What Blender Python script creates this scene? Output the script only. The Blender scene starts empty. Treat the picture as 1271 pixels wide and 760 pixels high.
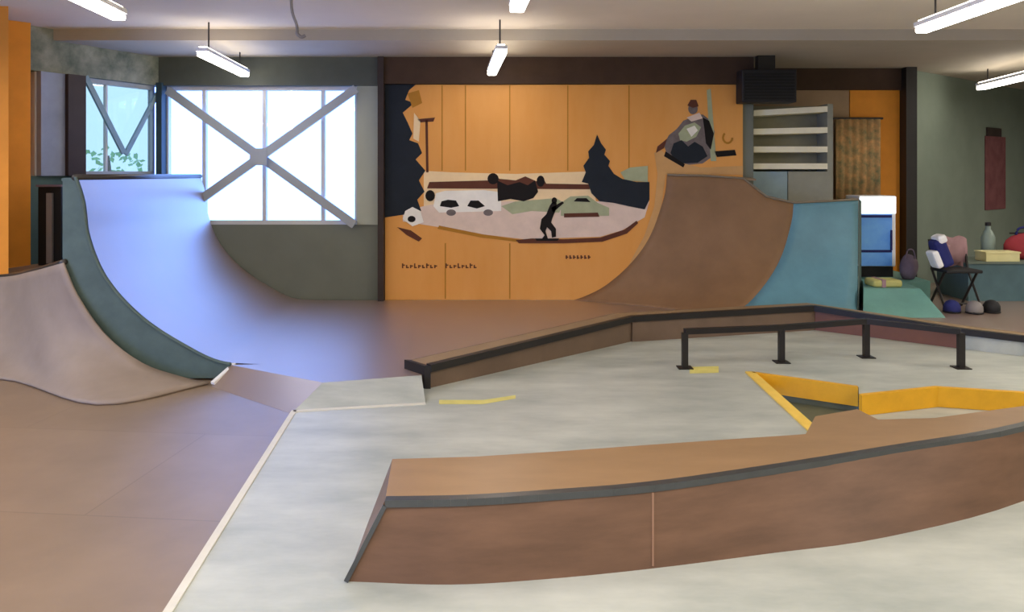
import bpy, bmesh, math, random
from mathutils import Vector, Matrix
random.seed(7)
scene = bpy.context.scene
COL = scene.collection
F, CX, H0, EYE = 1000.0, 635.5, 216.0, 1.6      # focal length in px of a 1271 wide frame, principal column, horizon row, eye height

def at_z(px, py, z):
    d = (EYE - z) / ((py - H0) / F)
    return Vector(((px - CX) / F * d, d, z))
def at_d(px, py, d):
    return Vector(((px - CX) / F * d, d, EYE - (py - H0) / F * d))

# ------------------------------------------------------------------ materials
def lin(c):
    return tuple((v / 255 / 12.92) if v / 255 <= .04045 else ((v / 255 + .055) / 1.055) ** 2.4 for v in c)
MATS = {}
def mat(name, rgb, rough=.6, noise=0.0, scale=6.0, spec=.4, coat=0.0, coat_rough=.25, metal=0.0, seams=None, bump=0.0, rgb2=None, stretch=(1, 1, 1)):
    if name in MATS: return MATS[name]
    m = bpy.data.materials.new(name); m.use_nodes = True
    nt = m.node_tree; N, L = nt.nodes, nt.links
    b = N['Principled BSDF']
    c = lin(rgb)
    b.inputs['Roughness'].default_value = rough
    b.inputs['Specular IOR Level'].default_value = spec
    b.inputs['Metallic'].default_value = metal
    b.inputs['Coat Weight'].default_value = coat
    b.inputs['Coat Roughness'].default_value = coat_rough
    if coat >= .9: b.inputs['Coat IOR'].default_value = 2.3
    b.inputs['Base Color'].default_value = (*c, 1)
    src = None
    if noise or rgb2:
        tc = N.new('ShaderNodeTexCoord'); mp = N.new('ShaderNodeMapping')
        mp.inputs['Scale'].default_value = stretch
        L.new(tc.outputs['Object'], mp.inputs['Vector'])
        n = N.new('ShaderNodeTexNoise'); n.inputs['Scale'].default_value = scale
        n.inputs['Detail'].default_value = 6; n.inputs['Roughness'].default_value = .62
        L.new(mp.outputs['Vector'], n.inputs['Vector'])
        r = N.new('ShaderNodeValToRGB')
        r.color_ramp.elements[0].position = .3; r.color_ramp.elements[1].position = .72
        if rgb2:
            r.color_ramp.elements[0].color = (*c, 1); r.color_ramp.elements[1].color = (*lin(rgb2), 1)
        else:
            r.color_ramp.elements[0].color = (*[v * (1 - noise) for v in c], 1)
            r.color_ramp.elements[1].color = (*[min(1, v * (1 + noise)) for v in c], 1)
        L.new(n.outputs['Fac'], r.inputs['Fac'])
        src = r.outputs['Color']
        if bump:
            bp = N.new('ShaderNodeBump'); bp.inputs['Strength'].default_value = bump; bp.inputs['Distance'].default_value = .01
            L.new(n.outputs['Fac'], bp.inputs['Height']); L.new(bp.outputs['Normal'], b.inputs['Normal'])
        if seams:      # sheet joints: (sheet length, sheet width, darkening, rotation)
            bw, rh, dk, rot = seams
            mp2 = N.new('ShaderNodeMapping'); mp2.inputs['Rotation'].default_value = rot
            L.new(tc.outputs['Object'], mp2.inputs['Vector'])
            bk = N.new('ShaderNodeTexBrick')
            bk.inputs['Scale'].default_value = 1.0
            bk.inputs['Brick Width'].default_value = bw; bk.inputs['Row Height'].default_value = rh
            bk.inputs['Mortar Size'].default_value = .006; bk.inputs['Mortar Smooth'].default_value = .3
            bk.inputs['Color1'].default_value = (1, 1, 1, 1); bk.inputs['Color2'].default_value = (.93, .92, .9, 1)
            bk.inputs['Mortar'].default_value = (dk, dk, dk, 1)
            L.new(mp2.outputs['Vector'], bk.inputs['Vector'])
            mx = N.new('ShaderNodeMix'); mx.data_type = 'RGBA'; mx.blend_type = 'MULTIPLY'; mx.inputs['Factor'].default_value = 1
            L.new(src, mx.inputs['A']); L.new(bk.outputs['Color'], mx.inputs['B'])
            src = mx.outputs['Result']
        L.new(src, b.inputs['Base Color'])
    MATS[name] = m
    return m
def emit(name, rgb, strength):
    m = bpy.data.materials.new(name); m.use_nodes = True
    b = m.node_tree.nodes['Principled BSDF']
    b.inputs['Base Color'].default_value = (*rgb, 1)
    b.inputs['Emission Color'].default_value = (*rgb, 1); b.inputs['Emission Strength'].default_value = strength
    return m
def glass(name, rgb):
    m = bpy.data.materials.new(name); m.use_nodes = True
    nt = m.node_tree; nt.nodes.clear()
    o = nt.nodes.new('ShaderNodeOutputMaterial'); t = nt.nodes.new('ShaderNodeBsdfTransparent'); g = nt.nodes.new('ShaderNodeBsdfGlossy')
    g.inputs['Roughness'].default_value = .03
    t.inputs['Color'].default_value = (*rgb, 1)
    mx = nt.nodes.new('ShaderNodeMixShader'); mx.inputs['Fac'].default_value = .05
    nt.links.new(t.outputs[0], mx.inputs[1]); nt.links.new(g.outputs[0], mx.inputs[2]); nt.links.new(mx.outputs[0], o.inputs['Surface'])
    return m

WOOD = mat('brown_masonite', (140, 119, 98), .45, .10, 2.5, .4, .25, .3, seams=(2.4, 1.2, .8, (0, 0, .1)))
RAMP = mat('ramp_sheet', (136, 104, 74), .62, .14, 2.0, .3)
RAMPL = mat('window_side_ramp_sheet', (126, 100, 84), .42, .06, 2.0, .7, 1.0, .42)
BANK = mat('weathered_ramp_sheet', (150, 134, 120), .6, .08, 5, .3)
TEAL = mat('teal_paint', (84, 100, 94), .6, .12, 7, .3)
TEALW = mat('teal_wall_paint', (78, 100, 94), .7, .08, 4, .3)
BLUE = mat('blue_ramp_paint', (98, 144, 160), .5, .12, 3.0, .35)
GREEN = mat('green_ramp_paint', (100, 148, 140), .5, .14, 3.0, .35)
CONC = mat('pale_concrete', (154, 160, 154), .45, .07, 1.6, .4, bump=.06, rgb2=(198, 201, 192), stretch=(.7, 1.6, 1))
CONCE = mat('concrete_edge', (214, 210, 196), .6, .05, 6)
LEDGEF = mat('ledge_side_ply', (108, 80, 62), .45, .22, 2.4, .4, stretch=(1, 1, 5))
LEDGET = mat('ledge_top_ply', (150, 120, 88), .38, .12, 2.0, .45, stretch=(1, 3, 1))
BACKF = mat('far_ledge_ply', (112, 92, 76), .5, .12, 3, .35)
REDF = mat('red_brown_ply', (124, 84, 70), .5, .12, 3, .35)
STEEL = mat('steel_angle', (88, 90, 92), .35, .1, 8, .5, metal=.6)
BLACKM = mat('black_steel', (34, 30, 28), .45, .1, 8, .4)
PIPE = mat('dark_pipe', (70, 66, 62), .4, .08, 9, .5, metal=.5)
YEL = mat('yellow_paint', (226, 168, 34), .5, .1, 5, .35)
YELP = mat('worn_yellow_paint', (216, 206, 120), .6, .1, 8, .3)
PITM = mat('painted_pit_shade', (92, 98, 84), .55, .12, 5)  # dark tone stands in for shade in the sunken triangle
ORANGE = mat('orange_board', (222, 154, 74), .55, .06, 1.2, .25, rgb2=(230, 166, 92), stretch=(2, 1, .5))
ORANGED = mat('orange_paint', (228, 148, 50), .6, .1, 2.5, .25)
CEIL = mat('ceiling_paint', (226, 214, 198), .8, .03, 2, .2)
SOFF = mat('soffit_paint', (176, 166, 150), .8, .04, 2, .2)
WALLG = mat('grey_green_wall', (118, 122, 112), .75, .06, 2.5, .2)
PIER = mat('pale_green_pier', (172, 176, 162), .75, .04, 3, .2)
WALLR = mat('dark_grey_green_wall', (122, 132, 120), .75, .08, 2.0, .2)
BROWNB = mat('dark_brown_beam', (72, 54, 42), .7, .15, 4, .2)
GREYB = mat('dark_green_beam', (84, 88, 82), .7, .1, 4, .2)
MOTH = mat('mottled_green_header', (96, 104, 92), .8, .0, 5, .2, rgb2=(160, 160, 144))
BLUEC = mat('blue_grey_column', (140, 148, 172), .55, .14, 3, .3)
DARKC = mat('dark_brown_column', (58, 46, 42), .6, .2, 4, .3)
TEALC = mat('dark_teal_steel', (46, 66, 76), .55, .08, 4, .3)
BRACE = mat('grey_steel_brace', (160, 166, 174), .5, .05, 5, .4)
MULL = mat('window_mullion', (206, 206, 208), .5, .03, 5, .3)
WHITE = mat('white_plastic', (236, 236, 236), .45, .03, 5, .4)
BLACK = mat('black_cabinet', (16, 15, 16), .6, .1, 5, .3)
GREY = mat('grey_metal', (128, 122, 120), .5, .08, 5, .3)
SKIRT = mat('white_edge', (232, 230, 224), .5, .04, 6)
SHELF = mat('pale_shelf_board', (240, 234, 208), .6, .1, 3, .3)
SHELFS = mat('shelf_upright', (146, 146, 132), .6, .12, 3, .3)
SHELFB = mat('shelf_back_panel', (150, 146, 124), .7, .14, 3, .2)
BGREY = mat('blue_grey_door', (140, 162, 170), .5, .14, 3, .3)
CAMO = mat('camouflage_cloth', (122, 122, 90), .85, .0, 11, .15, rgb2=(216, 164, 110))
TAN = mat('tan_board', (164, 138, 110), .7, .1, 4, .2)
FBLUE = mat('bright_blue_panel', (60, 128, 246), .35, .0, 2.4, .4, rgb2=(120, 184, 255))
NAVY = mat('navy_cloth', (44, 48, 104), .8, .1, 8, .2)
PINK = mat('pink_grey_cloth', (160, 128, 132), .85, .12, 8, .2)
PURP = mat('purple_grey_cloth', (112, 98, 110), .85, .15, 8, .2)
RED = mat('red_cloth', (156, 58, 66), .8, .15, 6, .2)
MAROON = mat('maroon_print', (104, 62, 66), .8, .0, 5, .2, rgb2=(128, 84, 84))
CREAM = mat('cream_card', (222, 214, 160), .6, .08, 5, .3)
OLIVE = mat('yellow_green_pad', (184, 180, 112), .8, .1, 6, .2)
BOTG = mat('grey_green_bottle', (128, 144, 136), .4, .08, 6, .4)
LEAF = mat('leaf', (158, 196, 150), .7, .1, 5)
BARK = mat('bark', (120, 100, 84), .8, .1, 6)
RUB = mat('black_rubber', (26, 26, 28), .7, .1, 8)
TUBE = emit('lamp_diffuser', (1.0, .93, .82), 18.0)
TUBEUP = emit('added_ceiling_uplight', (1.0, .92, .8), 7.0)  # uplight added to the lamps to brighten the ceiling
GL_CLEAR = glass('clear_pane', (.97, .98, .96))
GL_TINT = glass('cyan_pane', (.67, .62, .44))
# mural paints
M_DARK = mat('mural_navy_black', (34, 40, 48), .7, .12, 6, .2)
M_BLACK = mat('mural_black', (26, 22, 22), .7, .1, 6, .2)
M_CREAM = mat('mural_cream', (240, 212, 166), .7, .05, 6, .2)
M_PINK = mat('mural_pale_pink', (224, 202, 186), .7, .08, 6, .2)
M_WHITE = mat('mural_white', (240, 236, 226), .7, .06, 6, .2)
M_GREEN = mat('mural_pale_green', (168, 174, 140), .7, .1, 8, .2)
M_MAR = mat('mural_maroon', (96, 56, 42), .7, .1, 6, .2)
M_GREY = mat('mural_grey', (116, 106, 104), .7, .2, 14, .2)
M_OCH = mat('mural_ochre', (176, 122, 44), .7, .1, 6, .2)
M_TAN = mat('mural_tan', (206, 160, 104), .7, .06, 6, .2)
MURAL_SLOTS = [ORANGE, M_DARK, M_BLACK, M_CREAM, M_PINK, M_WHITE, M_GREEN, M_MAR, M_GREY, M_OCH, M_TAN]

# ------------------------------------------------------------------ object helpers
def link(name, bm, material, parent=None, smooth=False, solid=0.0, bevel=0.0):
    bmesh.ops.remove_doubles(bm, verts=bm.verts, dist=1e-5)
    bmesh.ops.recalc_face_normals(bm, faces=bm.faces)
    me = bpy.data.meshes.new(name); bm.to_mesh(me); bm.free()
    o = bpy.data.objects.new(name, me); COL.objects.link(o)
    for m in (material if isinstance(material, list) else [material]): me.materials.append(m)
    if smooth:
        for p in me.polygons: p.use_smooth = True
    if solid:
        s = o.modifiers.new('thickness', 'SOLIDIFY'); s.thickness = abs(solid); s.offset = -1 if solid > 0 else 1
    if bevel:
        b = o.modifiers.new('edge', 'BEVEL'); b.width = bevel; b.segments = 2; b.limit_method = 'ANGLE'
    if parent is not None:
        o.parent = parent
        o.matrix_parent_inverse = Matrix.Translation(parent.location).inverted() if parent.rotation_euler.z == 0 else (Matrix.Translation(parent.location) @ Matrix.Rotation(parent.rotation_euler.z, 4, 'Z')).inverted()
    return o
def thing(name, label, cat, loc, group=None):
    o = bpy.data.objects.new(name, None); COL.objects.link(o)
    o.location = loc; o.empty_display_size = .1
    o['label'] = label; o['category'] = cat
    if group: o['group'] = group
    return o
def tag(o, label, cat, group=None):
    o['label'] = label; o['category'] = cat
    if group: o['group'] = group
    return o
def struct(name, bm, m, label, cat, parent=None, **k):
    o = link(name, bm, m, parent, **k)
    if parent is None:
        o['kind'] = 'structure'; o['label'] = label; o['category'] = cat
    return o

def box(bm, lo, hi):
    vs = [bm.verts.new((x, y, z)) for z in (lo[2], hi[2]) for x, y in ((lo[0], lo[1]), (hi[0], lo[1]), (hi[0], hi[1]), (lo[0], hi[1]))]
    for f in ((3, 2, 1, 0), (4, 5, 6, 7), (0, 1, 5, 4), (1, 2, 6, 5), (2, 3, 7, 6), (3, 0, 4, 7)): bm.faces.new([vs[i] for i in f])
    return bm
def prism(bm, pts, vec, mi=0):
    vec = Vector(vec); a = [bm.verts.new(p) for p in pts]; b = [bm.verts.new(Vector(p) + vec) for p in pts]
    n = len(a); fs = [bm.faces.new(a[::-1]), bm.faces.new(b)]
    for i in range(n): fs.append(bm.faces.new((a[i], a[(i + 1) % n], b[(i + 1) % n], b[i])))
    for f in fs: f.material_index = mi
    return bm
def obox(bm, p, q, w, h, up=(0, 0, 1)):
    """bar from p to q, w wide across, h along up (centred)."""
    p, q = Vector(p), Vector(q); d = (q - p).normalized(); up = Vector(up)
    s = d.cross(up).normalized() * w / 2; u = s.cross(d).normalized() * h / 2
    prism(bm, [p - s - u, p + s - u, p + s + u, p - s + u], q - p); return bm
def tube(bm, pts, r, n=10):
    pts = [Vector(p) for p in pts]; rings = []
    for i, p in enumerate(pts):
        d = (pts[min(i + 1, len(pts) - 1)] - pts[max(i - 1, 0)]).normalized()
        a = d.cross(Vector((0, 0, 1)) if abs(d.z) < .9 else Vector((1, 0, 0))).normalized(); b = d.cross(a).normalized()
        rr = r[i] if isinstance(r, (list, tuple)) else r
        rings.append([bm.verts.new(p + (a * math.cos(t) + b * math.sin(t)) * rr) for t in [2 * math.pi * k / n for k in range(n)]])
    for A, B in zip(rings, rings[1:]):
        for k in range(n): bm.faces.new((A[k], A[(k + 1) % n], B[(k + 1) % n], B[k]))
    bm.faces.new(rings[0][::-1]); bm.faces.new(rings[-1]); return bm
def grid(bm, rows, mi=0):
    V = [[bm.verts.new(p) for p in r] for r in rows]
    for A, B in zip(V, V[1:]):
        for k in range(len(A) - 1):
            f = bm.faces.new((A[k], A[k + 1], B[k + 1], B[k])); f.material_index = mi
    return bm
def lathe(bm, prof, c=(0, 0, 0), n=16):
    rings = [[bm.verts.new((c[0] + r * math.cos(2 * math.pi * k / n), c[1] + r * math.sin(2 * math.pi * k / n), c[2] + z)) for k in range(n)] for r, z in prof]
    for A, B in zip(rings, rings[1:]):
        for k in range(n): bm.faces.new((A[k], A[(k + 1) % n], B[(k + 1) % n], B[k]))
    bm.faces.new(rings[0][::-1]); bm.faces.new(rings[-1]); return bm
def catmull(pts, per=6):
    pts = [Vector(p) for p in pts]; P = [2 * pts[0] - pts[1]] + pts + [2 * pts[-1] - pts[-2]]; out = []
    for i in range(1, len(P) - 2):
        for k in range(per):
            t = k / per; a, b, c, d = P[i - 1], P[i], P[i + 1], P[i + 2]
            out.append(.5 * ((2 * b) + (c - a) * t + (2 * a - 5 * b + 4 * c - d) * t * t + (3 * b - a - 3 * c + d) * t ** 3))
    out.append(pts[-1]); return out
def B(): return bmesh.new()

# ------------------------------------------------------------------ room shell
DW = 9.615                      # distance of the mural wall
ZC, ZS = 3.1, 2.985             # ceiling, soffit underside
def bw(px): return (px - CX) / F * DW
def bz(py): return EYE - (py - H0) / F * DW
# left (window) wall runs from the corner K towards the camera, turning outwards
K = Vector((-4.19, DW, 0)); UW = Vector((-.45, -.955, 0)).normalized(); NW = Vector((-UW.y, UW.x, 0))   # NW points into the room
if NW.x < 0: NW = -NW
def ws(px):
    r = (CX - px) / F
    return (r * K.y + K.x) / (-UW.x - r * UW.y) if False else (-(K.x) - r * K.y) / (UW.x + r * UW.y)
def wl(s, z, off=0.0): return Vector((K.x, K.y, 0)) + UW * s + NW * off + Vector((0, 0, z))
def wlp(px, py, off=0.0):
    s = ws(px); p = wl(s, 0); return wl(s, EYE - (py - H0) / F * p.y, off)
def wbox(bm, s0, s1, z0, z1, o0=-.16, o1=0.0):
    prism(bm, [wl(s0, z0, o0), wl(s1, z0, o0), wl(s1, z0, o1), wl(s0, z0, o1)], (0, 0, z1 - z0)); return bm

# floors
struct('floor_wood', box(B(), (-8, -3, -.14), (-1.17, 10, -.02)), WOOD, 'brown wooden floor in front of the grey ramp', 'floor')
A_ = at_z(925, 463, 0); BP_ = at_z(1066, 481, 0); B_ = at_z(1066, 491, 0); C_ = at_z(1160, 481, 0); E_ = at_z(1271, 488, 0); F_ = Vector((8.2, 5.3, 0)); G_ = at_z(1005, 538, 0)
G2 = A_ + (G_ - A_) * 1.36
front = [G2, Vector((2.35, 4.1, 0)), Vector((3.0, 4.45, 0)), Vector((4.4, 5.0, 0)), Vector((8.2, 5.1, 0))]
bm = B()
SL = [(-1.2, -3), (-1.22, 2.0), (-1.255, 2.94), (-1.47, 5.44), (-.8, 5.68), (-.85, 6.3), (.5, 8.4), (3.1, 8.7), (5.0, 8.2), (10, 8.0)]
slab = [Vector((x, y, 0)) for x, y in SL]
# outer ring in two pieces so the sunken wedge stays open: behind / in front
rear = slab[3:] + [Vector((10, 5.3, 0)), F_, E_, C_, B_, BP_, A_, G2]
frontp = slab[:4] + [G2] + front[1:] + [Vector((10, 5.1, 0)), Vector((10, -3, 0))]
for poly in (rear, frontp):
    prism(bm, [p - Vector((0, 0, .12)) for p in poly], (0, 0, .12))
prism(bm, [Vector((8.2, 5.1, -.12)), Vector((10, 5.1, -.12)), Vector((10, 5.3, -.12)), Vector((8.2, 5.3, -.12))], (0, 0, .12))
# sunken floor: concrete beyond the corner B, triangle floor and back wall coloured dark for the shade inside
prism(bm, [Vector((p.x, p.y, -.30)) for p in (B_, C_, E_, F_, front[4], front[3], front[2], front[1], G2, G_)], (0, 0, .165))
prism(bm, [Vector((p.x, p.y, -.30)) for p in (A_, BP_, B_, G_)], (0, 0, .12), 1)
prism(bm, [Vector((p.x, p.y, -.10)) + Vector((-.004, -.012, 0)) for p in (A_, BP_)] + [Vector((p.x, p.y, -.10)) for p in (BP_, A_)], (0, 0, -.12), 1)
# low concrete bank up to the wooden flat, and its pale lower edge line
prism(bm, [(-1.47, 5.44, 0.001), (-.60, 5.60, 0.001), (-.675, 6.0, .1), (-1.36, 5.79, .1)], (0, 0, -.02))
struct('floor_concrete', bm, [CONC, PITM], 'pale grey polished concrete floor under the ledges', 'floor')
bm = B()
for pts, w in (([(-1.2, -3), (-1.22, 2.0), (-1.255, 2.94), (-1.47, 5.44)], .035), ([(-1.47, 5.42), (-1.0, 5.52), (-.60, 5.60)], .04)):
    for p, q in zip(pts, pts[1:]): obox(bm, (*p, .003), (*q, .003), w, .006)
struct('trim_1', bm, CONCE, 'pale edge strip along the concrete floor', 'floor edge')
bm = B()
for pts in ([at_z(545, 497, 0), at_z(600, 497, 0), at_z(640, 491, 0), at_z(640, 495, 0), at_z(600, 502, 0), at_z(545, 502, 0)],
            [at_z(856, 456, 0), at_z(892, 455, 0), at_z(892, 463, 0), at_z(856, 464, 0)]):
    prism(bm, [p + Vector((0, 0, .0005)) for p in pts], (0, 0, .002))
struct('trim_2', bm, YELP, 'worn yellow paint marks on the concrete', 'paint mark')

# ceiling + soffit
lf = wl(6.5, 0, -.1); OUT = [(lf.x, lf.y), (-4.25, 9.72), (2.84, 9.72), (2.84, 10.72), (5.25, 10.72), (9.98, 14.62)]
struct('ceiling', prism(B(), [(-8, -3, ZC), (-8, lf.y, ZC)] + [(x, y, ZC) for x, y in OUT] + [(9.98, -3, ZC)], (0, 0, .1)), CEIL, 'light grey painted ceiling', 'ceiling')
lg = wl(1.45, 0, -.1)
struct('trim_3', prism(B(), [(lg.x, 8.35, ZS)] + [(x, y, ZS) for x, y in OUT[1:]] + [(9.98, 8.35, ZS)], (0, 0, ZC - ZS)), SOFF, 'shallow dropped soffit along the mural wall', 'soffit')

# back wall (with the opening of the big window)
X0, X1, Z0, Z1 = bw(205), bw(443), bz(279), bz(107)
bm = B()
box(bm, (-4.6, DW, 0), (2.88, DW + .2, Z0)); box(bm, (-4.3, DW, Z1), (2.88, DW + .2, ZC)); box(bm, (X1, DW, Z0), (2.88, DW + .2, Z1))
box(bm, (2.78, DW + .2, 0), (2.88, 10.75, ZC)); box(bm, (2.88, 10.65, 0), (5.3, 10.8, ZC))
struct('wall_back', bm, WALLG, 'grey green back wall around the big window', 'wall')
struct('trim_4', box(B(), (X1 + .005, DW - .03, Z0), (bw(472), DW + .02, Z1 + .02)), PIER, 'pale green pier between window and mural', 'pier')
struct('trim_5', box(B(), (bw(200), DW - .07, Z1), (bw(470), DW + .01, ZS)), GREYB, 'dark green grey beam above the big window', 'beam')
struct('trim_6', box(B(), (bw(470), DW - .09, bz(105)), (2.86, DW + .01, ZS)), BROWNB, 'dark brown beam above the mural', 'beam')
struct('trim_7', box(B(), (bw(471), DW - .13, .1), (bw(478), DW - .005, ZS)), DARKC, 'thin dark post between pier and mural', 'post')
struct('trim_8', box(B(), (2.95, 10.55, EYE + .104 * 10.6), (5.12, 10.66, ZS)), BROWNB, 'brown beam above the orange wall panel', 'beam')
struct('trim_9', box(B(), (5.10, 10.42, 0.1), (5.24, 10.62, ZS)), BLACKM, 'black steel column beside the orange wall panel', 'column')
# orange panel + tan board of the recess
bm = box(B(), (at_d(1055, 0, 10.6).x, 10.60, .3), (5.12, 10.65, EYE + .104 * 10.6))
struct('wall_recess', bm, ORANGED, 'orange wall panel behind the blue cooler', 'wall')
struct('trim_10', box(B(), (2.9, 10.60, 1.0), (at_d(1054, 0, 10.6).x, 10.65, EYE + .104 * 10.6)), TAN, 'tan board behind the shelf unit', 'wall panel')

# right wall: the recess that runs on behind the black column
R0 = Vector((5.25, 10.65, 0)); RU = Vector((3.21, 2.65, 0)).normalized(); RN = Vector((RU.y, -RU.x, 0))
bm = B()
prism(bm, [R0, R0 + RU * 6.2, R0 + RU * 6.2 - RN * .15, R0 - RN * .15], (0, 0, ZC))
struct('wall_right', bm, WALLR, 'dark grey green wall behind the teal box', 'wall')
struct('wall_far', box(B(), (9.95, -3, 0), (10.1, 14.7, ZC)), WALLR, 'grey green side wall of the hall', 'wall')
struct('wall_rear', box(B(), (-8, -3.1, -.02), (10.1, -3, ZC)), WALLG, 'grey green wall behind the camera', 'wall')

# window wall on the left
SA, SB, SC, SD, SE = ws(195), ws(99), ws(77), ws(47), ws(27)
ZL1 = bz(107)
bm = B(); wbox(bm, -.1, 6.5, -.02, 1.58, -.16, 0); wbox(bm, SE, 6.5, 1.58, ZC, -.16, 0)
struct('wall_left', bm, TEALW, 'teal green wall under the corner window', 'wall')
bm = B(); wbox(bm, -.05, SE, ZL1, ZC, -.16, .03)
struct('trim_11', bm, MOTH, 'mottled green grey header above the corner window', 'header')
bm = B(); wbox(bm, SB, SC, 1.58, ZL1, -.16, .10)
struct('trim_12', bm, DARKC, 'dark brown column beside the corner window', 'column')
bm = B(); wbox(bm, SC, SD, 1.58, ZL1, -.16, .05)
struct('trim_13', bm, BLUEC, 'blue grey column beside the orange pillar', 'column')
bm = box(B(), (bw(199), DW - .12, 1.2), (bw(206), DW + .1, Z1 + .03))
struct('trim_14', bm, TEALC, 'dark teal steel corner post between two windows', 'post')
bm = B(); prism(bm, [(-5.3, 7.2, -.02), (-4.50, 7.2, -.02), (-4.76, 7.55, -.02), (-5.2, 7.55, -.02)], (0, 0, ZC + .02))
struct('trim_15', bm, ORANGED, 'front face of the orange pillar', 'pillar')
bm = B(); prism(bm, [at_d(2, 0, 7.8).xy.to_3d() + Vector((0, 0, -.02)), at_d(38, 0, 8.0).xy.to_3d() + Vector((0, 0, -.02)), at_d(35, 0, 8.3).xy.to_3d() + Vector((0, 0, -.02)), at_d(0, 0, 8.4).xy.to_3d() + Vector((0, 0, -.02))], (0, 0, ZC + .02))
struct('trim_16', bm, ORANGED, 'orange pillar beside the window wall', 'pillar')

# windows
def win_back():
    fr = B(); t = .05
    box(fr, (X0, DW + .02, Z0), (X1, DW + .10, Z0 + t)); box(fr, (X0, DW + .02, Z1 - t), (X1, DW + .10, Z1))
    box(fr, (X0, DW + .02, Z0 + t), (X0 + .03, DW + .10, Z1 - t)); box(fr, (X1 - .03, DW + .02, Z0 + t), (X1, DW + .10, Z1 - t))
    w = struct('window_1', fr, MULL, 'big bright window with crossing steel braces', 'window')
    for px in (252, 327, 400):
        x = bw(px); link('mullion', box(B(), (x - .022, DW + .03, Z0 + t), (x + .022, DW + .09, Z1 - t)), MULL, w)
    link('pane', box(B(), (X0, DW + .055, Z0), (X1, DW + .063, Z1)), GL_CLEAR, w)
    return w
win_back()
bm = B()
obox(bm, at_d(208, 112, DW - .06), at_d(440, 279, DW - .06), .04, .10, (0, 0, 1))
struct('trim_17', bm, BRACE, 'grey steel brace falling across the big window', 'brace')
bm = B()
obox(bm, at_d(442, 110, DW - .11), at_d(236, 257, DW - .11), .04, .10, (0, 0, 1))
box(bm, (bw(325) - .1, DW - .14, bz(195) - .1), (bw(325) + .1, DW - .125, bz(195) + .1))
struct('trim_18', bm, BRACE, 'grey steel brace rising across the big window', 'brace')

fr = B(); t = .05
wbox(fr, SA, SB, ZL1 - t, ZL1, -.12, -.04); wbox(fr, SA, SB, 1.58, 1.58 + t, -.12, -.04); wbox(fr, SA, SA + .03, 1.58 + t, ZL1 - t, -.12, -.04); wbox(fr, SB - .03, SB, 1.58 + t, ZL1 - t, -.12, -.04)
w2 = struct('window_2', fr, BRACE, 'cyan tinted corner window above the tall ramp', 'window')
bm = B(); wbox(bm, SA, SB, 1.58, ZL1, -.09, -.08); link('pane', bm, GL_TINT, w2)
bm = B(); s = ws(137); wbox(bm, s - .012, s + .012, 1.58 + t, ZL1 - t, -.10, -.06); link('mullion', bm, MULL, w2)
bm = B(); obox(bm, wlp(104, 95, .02), wlp(152, 190, .02), .03, .06)
obox(bm, wlp(194, 116, .02), wlp(154, 192, .02), .03, .05)
struct('trim_19', bm, mat('pale_brace', (126, 150, 160), .5, .05, 5), 'pale steel braces meeting low in the corner window', 'brace')
fr = B(); wbox(fr, SD, SD + .02, 1.58, ZL1, -.12, -.02); wbox(fr, SE - .02, SE, 1.58, ZL1, -.12, -.02)
w3 = struct('window_3', fr, MULL, 'narrow bright window strip beside the orange pillar', 'window')
bm = B(); wbox(bm, SD, SE, 1.58, ZL1, -.09, -.08); link('pane', bm, GL_CLEAR, w3)

# tree outside the corner window
tr = thing('garden_tree', 'pale green tree outside behind the corner window', 'tree', (-6.6, 13.2, -.1))
bm = B(); tube(bm, [(-6.6, 13.2, -.1), (-6.55, 13.2, .9), (-6.6, 13.15, 1.9)], [.09, .07, .03]); link('trunk', bm, BARK, tr)
bm = B()
for i in range(150):
    th, ph, r = random.uniform(0, 6.283), math.acos(random.uniform(-1, 1)), random.random() ** .4
    c = Vector((-6.6 + .75 * r * math.sin(ph) * math.cos(th), 13.2 + .6 * r * math.sin(ph) * math.sin(th), 1.55 + .5 * r * math.cos(ph)))
    a = Vector((random.gauss(0, 1), random.gauss(0, 1), random.gauss(0, 1))).normalized(); b = a.orthogonal().normalized()
    bm.faces.new([bm.verts.new(c + a * .06), bm.verts.new(c + b * .04), bm.verts.new(c - a * .06), bm.verts.new(c - b * .04)])
link('foliage', bm, LEAF, tr)

# ------------------------------------------------------------------ mural
YM = DW - .035
def mp(px, py, layer): return Vector(((px - CX) / F * YM, YM - .0016 * layer, EYE - (py - H0) / F * YM))
bm = box(B(), (mp(478, 0, 0).x, YM, .1), (mp(922, 0, 0).x, DW, mp(0, 105, 0).z))
def paint(pts, mi, layer):
    prism(bm, [mp(x, y, layer) for x, y in pts], (0, .0012, 0), mi)
def ell(cx, cy, rx, ry, mi, layer, n=14): paint([(cx + rx * math.cos(2 * math.pi * k / n), cy + ry * math.sin(2 * math.pi * k / n)) for k in range(n)], mi, layer)
for x in (548, 577, 632, 704, 780): paint([(x, 106), (x + 1.4, 106), (x + 1.4, 212), (x, 212)], 9, 1)
for x in (552, 632): paint([(x, 302), (x + 1.5, 302), (x + 1.5, 371), (x, 371)], 9, 1)
paint([(526, 212), (560, 214), (640, 216), (728, 213), (738, 240), (742, 262), (640, 264), (526, 262)], 3, 1)                                   # cream horizon
paint([(500, 262), (535, 254), (600, 250), (700, 250), (806, 250), (800, 270), (772, 286), (745, 294), (650, 297), (600, 291), (545, 282), (500, 275)], 4, 2)   # pale ground
paint([(533, 226), (606, 224), (612, 216), (620, 222), (640, 224), (652, 219), (668, 226), (672, 218), (678, 228), (732, 229), (732, 235), (530, 234)], 7, 3)
paint([(617, 224), (630, 230), (645, 226), (655, 230), (664, 224), (668, 238), (662, 246), (650, 250), (634, 247), (618, 250)], 2, 4)  # far trees
ell(612, 222, 7, 7, 2, 4); ell(671, 225, 5, 7, 2, 4)
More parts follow.
